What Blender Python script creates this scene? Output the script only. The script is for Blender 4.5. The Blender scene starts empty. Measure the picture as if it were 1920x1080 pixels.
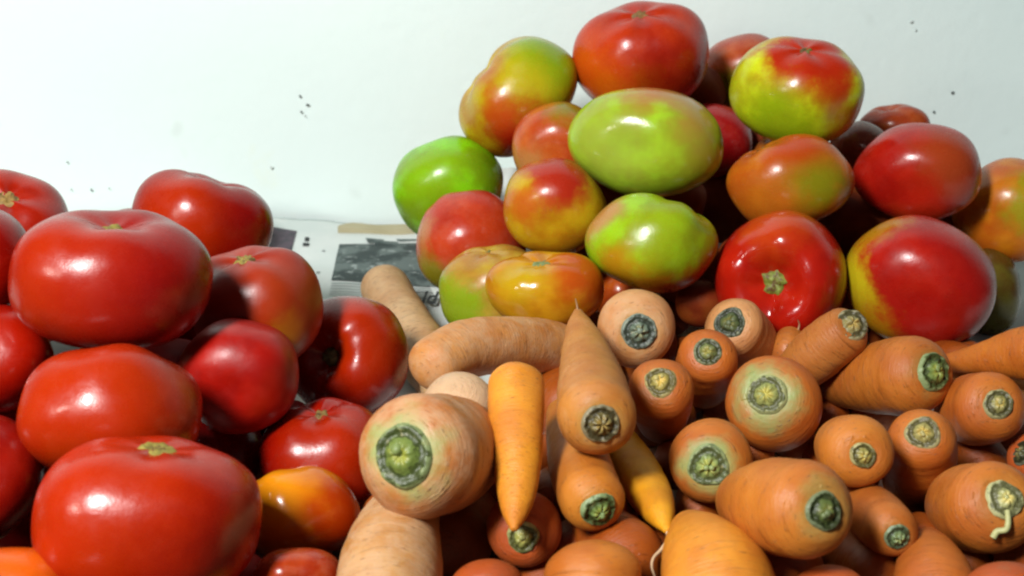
import bpy, math, random
from mathutils import Vector, Matrix, noise
R_ = math.radians
S = bpy.context.scene
COL = S.collection

# ------------------------------------------------------------------ camera
F = 2200.0                     # focal length in photo pixels (1920 wide)
CAM_H, PITCH, WALL_Y = 0.30, 22.0, 0.875
cam_d = bpy.data.cameras.new('camera')
cam_d.sensor_width = 36.0
cam_d.lens = 36.0 * F / 1920.0
cam_d.clip_start = 0.01
cam_d.clip_end = 50
cam_d.dof.use_dof = True
cam_d.dof.focus_distance = 0.56
cam_d.dof.aperture_fstop = 14
cam = bpy.data.objects.new('camera', cam_d)
COL.objects.link(cam)
cam.location = (0, 0, CAM_H)
cam.rotation_euler = (R_(90 - PITCH), 0, 0)
S.camera = cam
CR = Matrix.Rotation(R_(90 - PITCH), 3, 'X')
CP = Vector((0, 0, CAM_H))

# ------------------------------------------------------------------ light
w = bpy.data.worlds.new('World'); S.world = w; w.use_nodes = True
bg = w.node_tree.nodes['Background']
bg.inputs[0].default_value = (0.82, 0.90, 1.0, 1)
bg.inputs[1].default_value = 0.05

def area(name, loc, target, sx, sy, power, col, spread=180):
    d = bpy.data.lights.new(name, 'AREA')
    d.shape = 'RECTANGLE'; d.size = sx; d.size_y = sy; d.energy = power; d.color = col
    d.spread = R_(spread)
    o = bpy.data.objects.new(name, d); COL.objects.link(o)
    o.location = loc
    o.rotation_euler = (Vector(target) - Vector(loc)).to_track_quat('-Z', 'Y').to_euler()
    return o
area('key_lamp', (-0.40, -0.13, 0.80), (0.0, 0.62, 0.08), 0.12, 0.24, 17.0, (1.0, 1.0, 0.985))
area('side_lamp', (-0.55, 0.02, 0.42), (0.0, 0.55, 0.05), 0.05, 0.09, 0.9, (1.0, 0.90, 0.80))

S.render.engine = 'CYCLES'
S.cycles.diffuse_bounces = 3
S.view_settings.view_transform = 'Standard'
S.view_settings.look = 'None'
S.view_settings.exposure = 0.0
S.view_settings.gamma = 1.0
try:
    S.cycles.filter_width = 2.2
except Exception:
    pass

# ------------------------------------------------------------------ helpers
def px(x, y, d):
    """a point of the place, depth d metres in front of the lens"""
    return CP + CR @ Vector(((x - 960) / F * d, (540 - y) / F * d, -d))

def frame(P):
    """axes at P: x to the viewer's right, y up, z towards the viewer"""
    z = (CP - P).normalized()
    x = (CR @ Vector((1, 0, 0))); x = (x - z * x.dot(z)).normalized()
    y = z.cross(x)
    return Matrix((x, y, z)).transposed()

def link(name, verts, faces, mat, parent=None, loc=None, smooth=True, attr=None):
    me = bpy.data.meshes.new(name)
    me.from_pydata([tuple(v) for v in verts], [], faces)
    if attr:
        for an, vals in attr.items():
            a = me.attributes.new(an, 'FLOAT_VECTOR', 'POINT')
            flat = [c for v in vals for c in v]
            a.data.foreach_set('vector', flat)
    me.validate()
    if smooth:
        me.polygons.foreach_set('use_smooth', [True] * len(me.polygons))
    me.update()
    if mat: me.materials.append(mat)
    o = bpy.data.objects.new(name, me); COL.objects.link(o)
    if parent is not None: o.parent = parent
    if loc is not None: o.location = loc
    return o

def tag(o, label=None, cat=None, group=None, kind=None):
    if label: o['label'] = label
    if cat: o['category'] = cat
    if group: o['group'] = group
    if kind: o['kind'] = kind
    return o

def grid_faces(nu, nv, wrap=True):
    f = []
    for i in range(nu - 1):
        for j in range(nv if wrap else nv - 1):
            a = i * nv + j; b = i * nv + (j + 1) % nv
            f.append((a, b, b + nv, a + nv))
    return f

class NT:
    """small node-graph writer"""
    def __init__(s, name):
        s.m = bpy.data.materials.new(name); s.m.use_nodes = True
        s.t = s.m.node_tree; s.n = s.t.nodes; s.bs = s.n['Principled BSDF']
    def new(s, typ, **kw):
        n = s.n.new(typ)
        for k, v in kw.items(): setattr(n, k, v)
        return n
    def put(s, sock, v):
        if isinstance(v, bpy.types.NodeSocket): s.t.links.new(v, sock)
        elif isinstance(v, (int, float)): sock.default_value = v
        else:
            v = tuple(v)
            if len(v) == 3 and len(sock.default_value) == 4: v = v + (1,)
            sock.default_value = v
    def math(s, op, a, b=0.0, c=None, clamp=False):
        n = s.new('ShaderNodeMath', operation=op); n.use_clamp = clamp
        s.put(n.inputs[0], a); s.put(n.inputs[1], b)
        if c is not None: s.put(n.inputs[2], c)
        return n.outputs[0]
    def vmath(s, op, a, b=None, scale=None):
        n = s.new('ShaderNodeVectorMath', operation=op)
        s.put(n.inputs[0], a)
        if b is not None: s.put(n.inputs[1], b)
        if scale is not None: s.put(n.inputs[3], scale)
        return n.outputs['Value'] if op in ('DOT_PRODUCT', 'LENGTH', 'DISTANCE') else n.outputs[0]
    def mix(s, f, a, b, blend='MIX'):
        n = s.new('ShaderNodeMix', data_type='RGBA', blend_type=blend)
        s.put(n.inputs[0], f); s.put(n.inputs[6], a); s.put(n.inputs[7], b)
        return n.outputs[2]
    def noise(s, vec, scale, detail=3, rough=.55, dist=0.0):
        n = s.new('ShaderNodeTexNoise')
        s.put(n.inputs['Vector'], vec); n.inputs['Scale'].default_value = scale
        n.inputs['Detail'].default_value = detail; n.inputs['Roughness'].default_value = rough
        n.inputs['Distortion'].default_value = dist
        return n.outputs['Fac']
    def rng(s, v, a, b, c=0.0, d=1.0, smooth=True):
        n = s.new('ShaderNodeMapRange'); n.interpolation_type = 'SMOOTHSTEP' if smooth else 'LINEAR'
        s.put(n.inputs['Value'], v)
        for k, q in zip(('From Min', 'From Max', 'To Min', 'To Max'), (a, b, c, d)): s.put(n.inputs[k], q)
        return n.outputs['Result']
    def bump(s, h, strength, dist):
        n = s.new('ShaderNodeBump'); n.inputs['Strength'].default_value = strength
        n.inputs['Distance'].default_value = dist; s.put(n.inputs['Height'], h)
        s.put(s.bs.inputs['Normal'], n.outputs[0]); return n.outputs[0]
    def objco(s):
        return s.new('ShaderNodeTexCoord').outputs['Object']

# ------------------------------------------------------------------ colours
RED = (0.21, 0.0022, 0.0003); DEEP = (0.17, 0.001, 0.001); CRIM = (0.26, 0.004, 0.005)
SCAR = (0.36, 0.020, 0.0008); ORANGE = (0.62, 0.10, 0.003); AMBER = (0.66, 0.22, 0.005)
OCHRE = (0.42, 0.20, 0.005); OLIVE = (0.20, 0.18, 0.004); GREEN = (0.22, 0.33, 0.004)
LIME = (0.30, 0.52, 0.012); YELL = (0.46, 0.36, 0.008); PINKG = (0.42, 0.19, 0.05)
BROWN = (0.30, 0.06, 0.006); PALEG = (0.29, 0.38, 0.04)

# ------------------------------------------------------------------ room: wall, table
def wall():
    m = NT('painted_wall'); co = m.objco()
    n1 = m.noise(co, 3.5, 3); n2 = m.noise(co, 14, 4, .6); n3 = m.noise(co, 90, 3)
    c = m.mix(m.rng(n1, .35, .7), (.78, .92, .89), (.82, .94, .91))
    c = m.mix(m.rng(n2, .62, .80, 0, .35), c, (.80, .88, .62))
    c = m.mix(m.rng(m.noise(co, 22, 2), .68, .78, 0, .25), c, (.52, .60, .56))
    m.put(m.bs.inputs['Base Color'], c); m.bs.inputs['Roughness'].default_value = .55
    m.bump(m.math('ADD', n3, m.math('MULTIPLY', n2, 2.0)), .25, .0015)
    W = 2.2
    vs, fs = [], []
    nx, nz = 90, 40
    for k in range(nz + 1):
        for i in range(nx + 1):
            x = -W + 2 * W * i / nx; z = -.0 + 1.6 * k / nz
            vs.append((x, .0015 * noise.noise(Vector((x * 5, z * 5, 0))), z))
    fs = [(k*(nx+1)+i, k*(nx+1)+i+1, (k+1)*(nx+1)+i+1, (k+1)*(nx+1)+i) for k in range(nz) for i in range(nx)]
    o = link('wall', vs, fs, m.m, loc=(0, WALL_Y, 0)); tag(o, kind='structure')
    # fly specks and chips on the paint, each a small raised blot
    sm = NT('wall_speck'); sm.put(sm.bs.inputs['Base Color'], (.06, .075, .07)); sm.bs.inputs['Roughness'].default_value = .7
    sp = NT('wall_smudge'); sp.put(sp.bs.inputs['Base Color'], (.55, .62, .59)); sp.bs.inputs['Roughness'].default_value = .7
    rnd = random.Random(4)
    def blot(X, Y, r, mat, el=1.0):
        d = CR @ Vector(((X - 960) / F, (540 - Y) / F, -1))
        t = WALL_Y / d.y; P = CP + d * t
        r = r * t / F
        v = [(0, -.0030, 0)]; n = 9; a0 = rnd.random() * 6
        ca, sa = math.cos(a0), math.sin(a0)
        for q in range(n):
            a = q / n * 2 * math.pi; rr = r * rnd.uniform(.75, 1.25)
            u, vv = math.cos(a) * rr * el, math.sin(a) * rr
            v.append((u * ca - vv * sa, -.0018, u * sa + vv * ca))
        link('speck', v, [(0, q + 1, (q + 1) % n + 1) for q in range(n)], mat, parent=o,
             loc=(P.x, 0, P.z))
    for X, Y, r, e in ((563,179,3.6,1.2),(577,196,3.4,1.7),(566,209,3,1.3),(573,216,2,1),(128,303,3.2,1),
                       (135,354,2.2,1.2),(173,355,3.2,1.3),(206,352,2.2,1),(1785,173,4,1.3),(1750,209,3.8,1.4)):
        blot(X, Y, r * .62, sm.m, e)
    for X, Y, r, e in ((510,313,6,1.3),(1708,40,5,1.6),
                       (1716,55,4,1.4)):
        blot(X, Y, r * .5, sp.m, e)
    return o
WALL = wall()

def table():
    m = NT('table_top'); co = m.objco()
    n = m.noise(co, 12, 5)
    m.put(m.bs.inputs['Base Color'], m.mix(m.rng(n, .3, .7), (.050, .028, .016), (.085, .050, .028)))
    m.bs.inputs['Roughness'].default_value = .5
    vs = [(-2.2, .24, 0), (2.2, .24, 0), (2.2, WALL_Y - .0025, 0), (-2.2, WALL_Y - .0025, 0),
          (-2.2, .24, -.03), (2.2, .24, -.03), (2.2, WALL_Y - .0025, -.03), (-2.2, WALL_Y - .0025, -.03)]
    fs = [(0, 1, 2, 3), (7, 6, 5, 4), (0, 4, 5, 1), (1, 5, 6, 2), (3, 2, 6, 7), (0, 3, 7, 4)]
    o = link('table_top', vs, fs, m.m, smooth=False); tag(o, kind='structure')
    return o
table()

def ground(X, Y, z=0.0):
    """the point of the table seen at X, Y"""
    d = CR @ Vector(((X - 960) / F, (540 - Y) / F, -1))
    t = (z - CAM_H) / d.z
    return CP + d * t

def newspaper():
    m = NT('newsprint'); co = m.objco()
    n = m.noise(co, 30, 4)
    m.put(m.bs.inputs['Base Color'], m.mix(m.rng(n, .3, .75), (.60, .66, .63), (.68, .72, .69)))
    m.bs.inputs['Roughness'].default_value = .8
    def hgt(x, y):
        h = .0030 + .0022 * noise.noise(Vector((x * 14, y * 14, 1.3))) + .0012 * noise.noise(Vector((x * 40, y * 26, 4)))
        back = min(1.05, max(0.0, (y - .780) / .05))
        h += .006 * back * back * (.6 + .4 * math.sin(x * 23 + 1))
        if x > .0:      # far right-hand sheet is pushed up behind the heap
            h += .022 * max(0, min(1, (y - .77) / .06)) * min(1, x / .08) 
        return max(h, .0012)
    x0, x1, y0, y1 = -.80, .90, .46, .866
    nx, ny = 180, 90
    vs = []
    for j in range(ny + 1):
        for i in range(nx + 1):
            x = x0 + (x1 - x0) * i / nx
            yy1 = y1 + .004 * noise.noise(Vector((x * 9, 0, 7))) - .012 * x
            y = y0 + (yy1 - y0) * j / ny
            vs.append((x, y, hgt(x, y)))
    fs = [(j*(nx+1)+i, j*(nx+1)+i+1, (j+1)*(nx+1)+i+1, (j+1)*(nx+1)+i) for j in range(ny) for i in range(nx)]
    o = link('newspaper', vs, fs, m.m)
    so = o.modifiers.new('thick', 'SOLIDIFY'); so.thickness = .0002
    tag(o, 'printed newspaper sheet spread on the table under the heaps', 'newspaper')
    ink = NT('print_ink'); ink.put(ink.bs.inputs['Base Color'], (.025, .03, .03)); ink.bs.inputs['Roughness'].default_value = .8
    grey = NT('print_grey'); grey.put(grey.bs.inputs['Base Color'], (.30, .34, .33)); grey.bs.inputs['Roughness'].default_value = .8
    def patch(name, quad, mat, n=14, lift=.0007):
        """flat print following the paper; quad = four corners as seen, clockwise from top left"""
        g = [ground(*q) for q in quad]
        v = []
        for j in range(n + 1):
            for i in range(n + 1):
                a, b = i / n, j / n
                p = g[0].lerp(g[1], a).lerp(g[3].lerp(g[2], a), b)
                v.append((p.x, p.y, hgt(p.x, p.y) + lift))
        f = [(j*(n+1)+i, (j+1)*(n+1)+i, (j+1)*(n+1)+i+1, j*(n+1)+i+1) for j in range(n) for i in range(n)]
        return link(name, v, f, mat, parent=o)
    # halftone pictures
    p1 = NT('halftone_picture'); co = p1.objco()
    a = p1.noise(co, 55, 4, .6); b = p1.noise(co, 140, 3)
    c = p1.mix(p1.rng(a, .42, .58), (.035, .052, .050), (.12, .155, .145))
    c = p1.mix(p1.rng(b, .58, .72, 0, .8), c, (.38, .43, .41))
    p1.put(p1.bs.inputs['Base Color'], c); p1.bs.inputs['Roughness'].default_value = .8
    p2 = NT('purple_picture'); co = p2.objco()
    a = p2.noise(co, 60, 4, .6)
    c = p2.mix(p2.rng(a, .4, .6), (.035, .045, .050), (.10, .075, .095))
    p2.put(p2.bs.inputs['Base Color'], c); p2.bs.inputs['Roughness'].default_value = .8
    patch('printed_picture', [(637, 468), (800, 470), (850, 546), (622, 536)], p1.m, 24)
    patch('printed_picture', [(480, 446), (558, 450), (541, 500), (450, 496)], p2.m, 12)
    patch('printed_line', [(640, 437), (775, 441), (775, 443), (640, 439)], grey.m)
    # torn dark tops of the picture (trees against the sky)
    for (x, y, wd, hh) in ((686, 458, 34, 9), (716, 462, 30, 6), (742, 459, 40, 4), (700, 466, 90, 4)):
        patch('printed_picture', [(x, y), (x + wd, y + 2), (x + wd + 2, y + hh), (x + 5, y + hh)], p1.m, 5, .0010)
    for (x, y, wd, hh) in ((573, 459, 8, 6), (569, 468, 12, 5), (605, 479, 6, 2), (594, 519, 7, 3), (592, 535, 6, 3)):
        patch('printed_mark', [(x, y), (x + wd, y), (x + wd - 1, y + hh), (x - 1, y + hh)],
              ink.m if y < 475 else grey.m, 3)
    for k in range(5):
        y = 541 + k * 5
        patch('printed_line', [(622 - k, y), (700, y + 1), (700, y + 2.4), (622 - k, y + 1.4)], grey.m, 8)
    for k in range(9):     # body text beside the tan carrot
        y = 541 + k * 4.2
        patch('printed_line', [(770 + k*3, y), (806 + k*2, y + 3), (806 + k*2, y + 4.6), (770 + k*3, y + 1.6)], grey.m if k % 3 else ink.m, 5)
    # headline letters
    fc = bpy.data.curves.new('headline', 'FONT'); fc.body = 'ld'; fc.size = .026; fc.extrude = .0001; fc.offset = .0006
    fo = bpy.data.objects.new('headline', fc); COL.objects.link(fo); fc.materials.append(ink.m)
    bpy.context.view_layer.update()
    me = bpy.data.meshes.new_from_object(fo.evaluated_get(bpy.context.evaluated_depsgraph_get()))
    bpy.data.objects.remove(fo); fo = bpy.data.objects.new('headline', me); COL.objects.link(fo)
    g = ground(789, 586); fo.parent = o; fo.location = (g.x, g.y, .0068); fo.rotation_euler = (0, 0, R_(-4))
    fo.scale = (.55, 1.1, 1)
    # crumpled second sheet standing up behind the half-ripe heap
    v, f = [], []
    base = ground(950, 372); n = 16
    P = px(958, 318, .87)
    for j in range(n + 1):
        for i in range(n + 1):
            u, t = i / n - .5, j / n - .5
            x = u * .070; z = t * .05
            d = .008 * noise.noise(Vector((u * 5, t * 3, 2))) + .004 * abs(math.sin((u * 1.3 + t) * 9))
            v.append((x, d, z))
    f = [(j*(n+1)+i, j*(n+1)+i+1, (j+1)*(n+1)+i+1, (j+1)*(n+1)+i) for j in range(n) for i in range(n)]
    c = link('paper_scrap', v, f, m.m, loc=(P.x, min(P.y, WALL_Y - .02), .03))
    tag(c, 'crumpled newspaper scrap standing upright behind the bright green tomato', 'paper scrap')
    # tan card edge lying between newspaper and wall
    t_ = NT('tan_card'); t_.put(t_.bs.inputs['Base Color'], t_.mix(t_.noise(t_.objco(), 40, 3), (.34, .30, .17), (.46, .42, .27)))
    t_.bs.inputs['Roughness'].default_value = .8
    a = ground(637, 425, .006); L = .125; v = []
    nn = 24
    for i in range(nn + 1):
        x = a.x + L * i / nn; yb = .843 + .003 * math.sin(i * .5) * .4; hz = .0042 + .0006 * math.sin(i * .9)
        wd = .009 * min(1, (i + .6) / 2)
        zb = hgt(x, yb) - .0005; hz += zb; v += [(x, yb, zb), (x, yb, hz), (x, yb + wd, hz + .0012), (x, yb + wd, zb)]
    f = [(4*i+q, 4*i+(q+1) % 4, 4*i+4+(q+1) % 4, 4*i+4+q) for i in range(nn) for q in range(4)] + [(3, 2, 1, 0), (4*nn, 4*nn+1, 4*nn+2, 4*nn+3)]
    c = link('card_strip', v, f, t_.m, smooth=False)
    tag(c, 'narrow tan cardboard strip lying between the newspaper and the wall', 'cardboard strip')
newspaper()

# ------------------------------------------------------------------ tomatoes
def tomato_shape(seed, flat=.86, lobes=5, lamp=.03, cav=.16, cavw=.30, crease=0.0, nu=46, nv=72):
    """points of a unit tomato, stem at +z"""
    r = random.Random(seed); ph = r.random() * 6; ph2 = r.random() * 6
    off = Vector((r.random() * 50, r.random() * 50, r.random() * 50))
    pts = []
    for i in range(nu):
        th = math.pi * (i / (nu - 1))
        th = max(1e-3, min(math.pi - 1e-3, th))
        for j in range(nv):
            f = 2 * math.pi * j / nv
            s, c = math.sin(th), math.cos(th)
            rho = s ** .80; z = flat * (abs(c) ** .85) * (1 if c > 0 else -1)
            up = max(0, c)
            lobe = lamp * math.cos(lobes * f + ph) * (.35 + .9 * up) + .5 * lamp * math.cos((lobes - 2) * f + ph2)
            if crease:
                lobe -= crease * (.25 + up) * math.exp(-((math.atan2(math.sin(f - ph), math.cos(f - ph))) / .16) ** 2)
                lobe -= crease * .7 * (.25 + up) * math.exp(-((math.atan2(math.sin(f - ph - 2.2), math.cos(f - ph - 2.2))) / .2) ** 2)
            rho *= 1 + lobe * min(1, s * 1.6)
            z -= cav * math.exp(-(rho / cavw) ** 2) * (1 if c > 0 else -.25)
            z *= 1 + .6 * lobe * up * (rho > .05)
            p = Vector((rho * math.cos(f), rho * math.sin(f), z))
            p *= 1 + .030 * noise.noise(p * 1.3 + off)
            pts.append(p)
    return pts

def tomato_mat(idx, base, patches, R, B, rough=.16, speck=0.0, bloom=0.0):
    m = NT('tomato_skin'); co = m.objco()
    p = m.vmath('SCALE', co, scale=1.0 / R)
    off = Vector((idx * 3.17, idx * 1.3, idx * .71))
    q = m.vmath('ADD', p, tuple(off))
    wob = m.noise(q, 1.6, 3, .5)
    fine = m.noise(q, 7.0, 3, .6)
    wv = m.math('ADD', m.math('MULTIPLY', m.math('SUBTRACT', wob, .5), .9), m.math('ADD', m.math('MULTIPLY', m.math('SUBTRACT', fine, .5), .28), m.math('MULTIPLY', m.math('SUBTRACT', m.noise(q, 26, 3, .7), .5), .16)))
    c = m.mix(m.rng(wob, .35, .68), base, tuple(min(1, x * y) for x, y in zip(base, (1.22, 1.9, 1.3))))
    c = m.mix(m.rng(m.noise(q, 2.3, 2), .45, .75, 0, .45), c, tuple(x * .72 for x in base))
    for (dx, dy, r, soft, pc, st) in patches:
        dz = math.sqrt(max(0.02, 1 - dx * dx - dy * dy))
        wd = (B @ Vector((dx, dy, dz))).normalized()
        dist = m.vmath('DISTANCE', p, tuple(wd))
        dist = m.math('ADD', dist, wv)
        f = m.rng(dist, r - soft, r + soft, st, 0.0)
        c = m.mix(f, c, pc)
    # tiny pale pores in the skin
    vo = m.new('ShaderNodeTexVoronoi'); m.put(vo.inputs['Vector'], q); vo.inputs['Scale'].default_value = 13
    c = m.mix(m.rng(vo.outputs['Distance'], .03, .09, .10 + speck, 0), c, (.50, .14, .01))
    # faint dusty film, finger marks
    film = m.rng(m.noise(q, 3.2, 5, .65), .45, .75, 0, .004 + bloom * .6)
    c = m.mix(film, c, (.55, .42, .36))
    m.put(m.bs.inputs['Base Color'], c)
    m.put(m.bs.inputs['Roughness'], m.rng(m.noise(q, 4, 4, .6), .3, .75, rough, rough + .14))
    m.bs.inputs['Specular IOR Level'].default_value = .40 if rough < .5 else .15
    m.bs.inputs['Subsurface Weight'].default_value = .12
    m.bs.inputs['Subsurface Radius'].default_value = (1.0, .25, .08)
    m.bs.inputs['Subsurface Scale'].default_value = .004
    m.bump(m.math('ADD', m.noise(q, 5, 3), m.math('MULTIPLY', m.noise(q, 40, 2), .10)), .22, R * .022)
    return m.m

def scar_mat(idx, col=(.30, .30, .06)):
    m = NT('stem_scar'); co = m.objco()
    n = m.noise(m.vmath('ADD', co, (idx, 0, 0)), 420, 3)
    n2 = m.noise(m.vmath('ADD', co, (idx, 3, 0)), 160, 4, .7)
    cc = m.mix(m.rng(n, .35, .7), col, tuple(min(1, c * 1.5 + .01) for c in col))
    m.put(m.bs.inputs['Base Color'], m.mix(m.rng(n2, .50, .62), cc, (.10, .055, .012)))
    m.bs.inputs['Roughness'].default_value = .6
    m.bump(n, .5, .0006)
    return m.m

TG = {'L': 'ripe red tomatoes heaped on the left', 'R': 'half-ripe tomatoes heaped on the right'}

def promote(root, body):
    """a thing that is all one piece is that one mesh"""
    loc = root.location + body.location; name = root.name.split('.')[0]
    props = {k: root[k] for k in ('label', 'category', 'group') if k in root}
    body.parent = None
    bpy.data.objects.remove(root)
    body.location = loc; body.name = name
    for k, v in props.items(): body[k] = v
    return body

def tomato(idx, spec):
    x, y, d, a, b, rot, s, base, patches, label = spec['x'], spec['y'], spec['d'], spec['a'], spec['b'], spec.get('rot', 0), spec['s'], spec['c'], spec.get('p', []), spec['label']
    P = px(x, y, d); B = frame(P)
    k = P.dot(P) and (P - CP).length / F
    ra, rb = a * d / F, b * d / F
    rz = spec.get('rz', 0) or .5 * (ra + rb) * .96
    pts = tomato_shape(idx * 7 + 3, **spec.get('g', {}))
    S_ = Vector(s).normalized()
    q = Vector((0, 0, 1)).rotation_difference(S_).to_matrix() @ Matrix.Rotation(spec.get('spin', idx * 1.1), 3, 'Z')
    v = [q @ p for p in pts]
    rm = Matrix.Rotation(-R_(rot), 3, 'Z'); ri = Matrix.Rotation(R_(rot), 3, 'Z')
    v = [rm @ p for p in v]
    lo = Vector([min(p[i] for p in v) for i in range(3)]); hi = Vector([max(p[i] for p in v) for i in range(3)])
    ce = (lo + hi) / 2; hf = (hi - lo) / 2
    M = Matrix.Diagonal((ra / hf.x, rb / hf.y, rz / hf.z))
    tf = lambda p: B @ (ri @ (M @ (rm @ p - ce)))
    vw = [B @ (ri @ (M @ (p - ce))) for p in v]
    Rm = .5 * (ra + rb)
    root = bpy.data.objects.new('tomato', None); COL.objects.link(root); root.empty_display_size = .01
    root.location = P + Vector((0, 0, min(p.z for p in vw)))
    up = P - root.location
    tag(root, label, 'tomato', TG.get(spec['grp']))
    mat = tomato_mat(idx, base, patches, Rm, B, rough=spec.get('rough', .21), bloom=spec.get('bloom', 0))
    body = link('body', vw, grid_faces(46, spec.get('g', {}).get('nv', 72)), mat, parent=root, loc=up)
    # stem scar at the bottom of the cavity
    g = spec.get('g', {}); sr = spec.get('scar', .13)
    if sr:
        flat, cav = g.get('flat', .86), g.get('cav', .16)
        zc = pts[0].z
        rnd = random.Random(idx * 13 + 1)
        sv = [tf(q @ Vector((0, 0, zc + sr * spec.get('sh', .12))))]
        n, rings = 20, 4
        arms = rnd.choice((5, 5, 6)); ph = rnd.random() * 6
        for k in range(1, rings + 1):
            for j in range(n):
                t = 2 * math.pi * j / n
                star = 1 + (.45 if spec.get('star', 0) else .10) * max(0, math.cos(arms * t + ph)) ** 3 + .25 * noise.noise(Vector((math.cos(t) * 1.5, math.sin(t) * 1.5, idx)))
                rr = sr * k / rings * star
                zz = -cav * math.exp(-(rr / g.get('cavw', .30)) ** 2) + cav
                hz = zc + zz + sr * spec.get('sh', .12) * (1 - (k / rings) ** 2) + .004 + rnd.uniform(-.01, .012)
                hz += .05 * noise.noise(Vector((rr * math.cos(t) * 18, rr * math.sin(t) * 18, idx)))
                if k == rings: hz = zc + zz - .03
                sv.append(tf(q @ Vector((rr * math.cos(t), rr * math.sin(t), hz))))
        fs = [(0, 1 + j, 1 + (j + 1) % n) for j in range(n)]
        for k in range(rings - 1):
            for j in range(n):
                p0 = 1 + k * n + j; p1 = 1 + k * n + (j + 1) % n
                fs.append((p0, p0 + n, p1 + n, p1))
        link('stem_scar', sv, fs, scar_mat(idx, spec.get('sc', (.16, .13, .02))), parent=root, loc=up)
    else:
        root = promote(root, body)
    return root

UP = (0.05, .93, .36)
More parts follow.
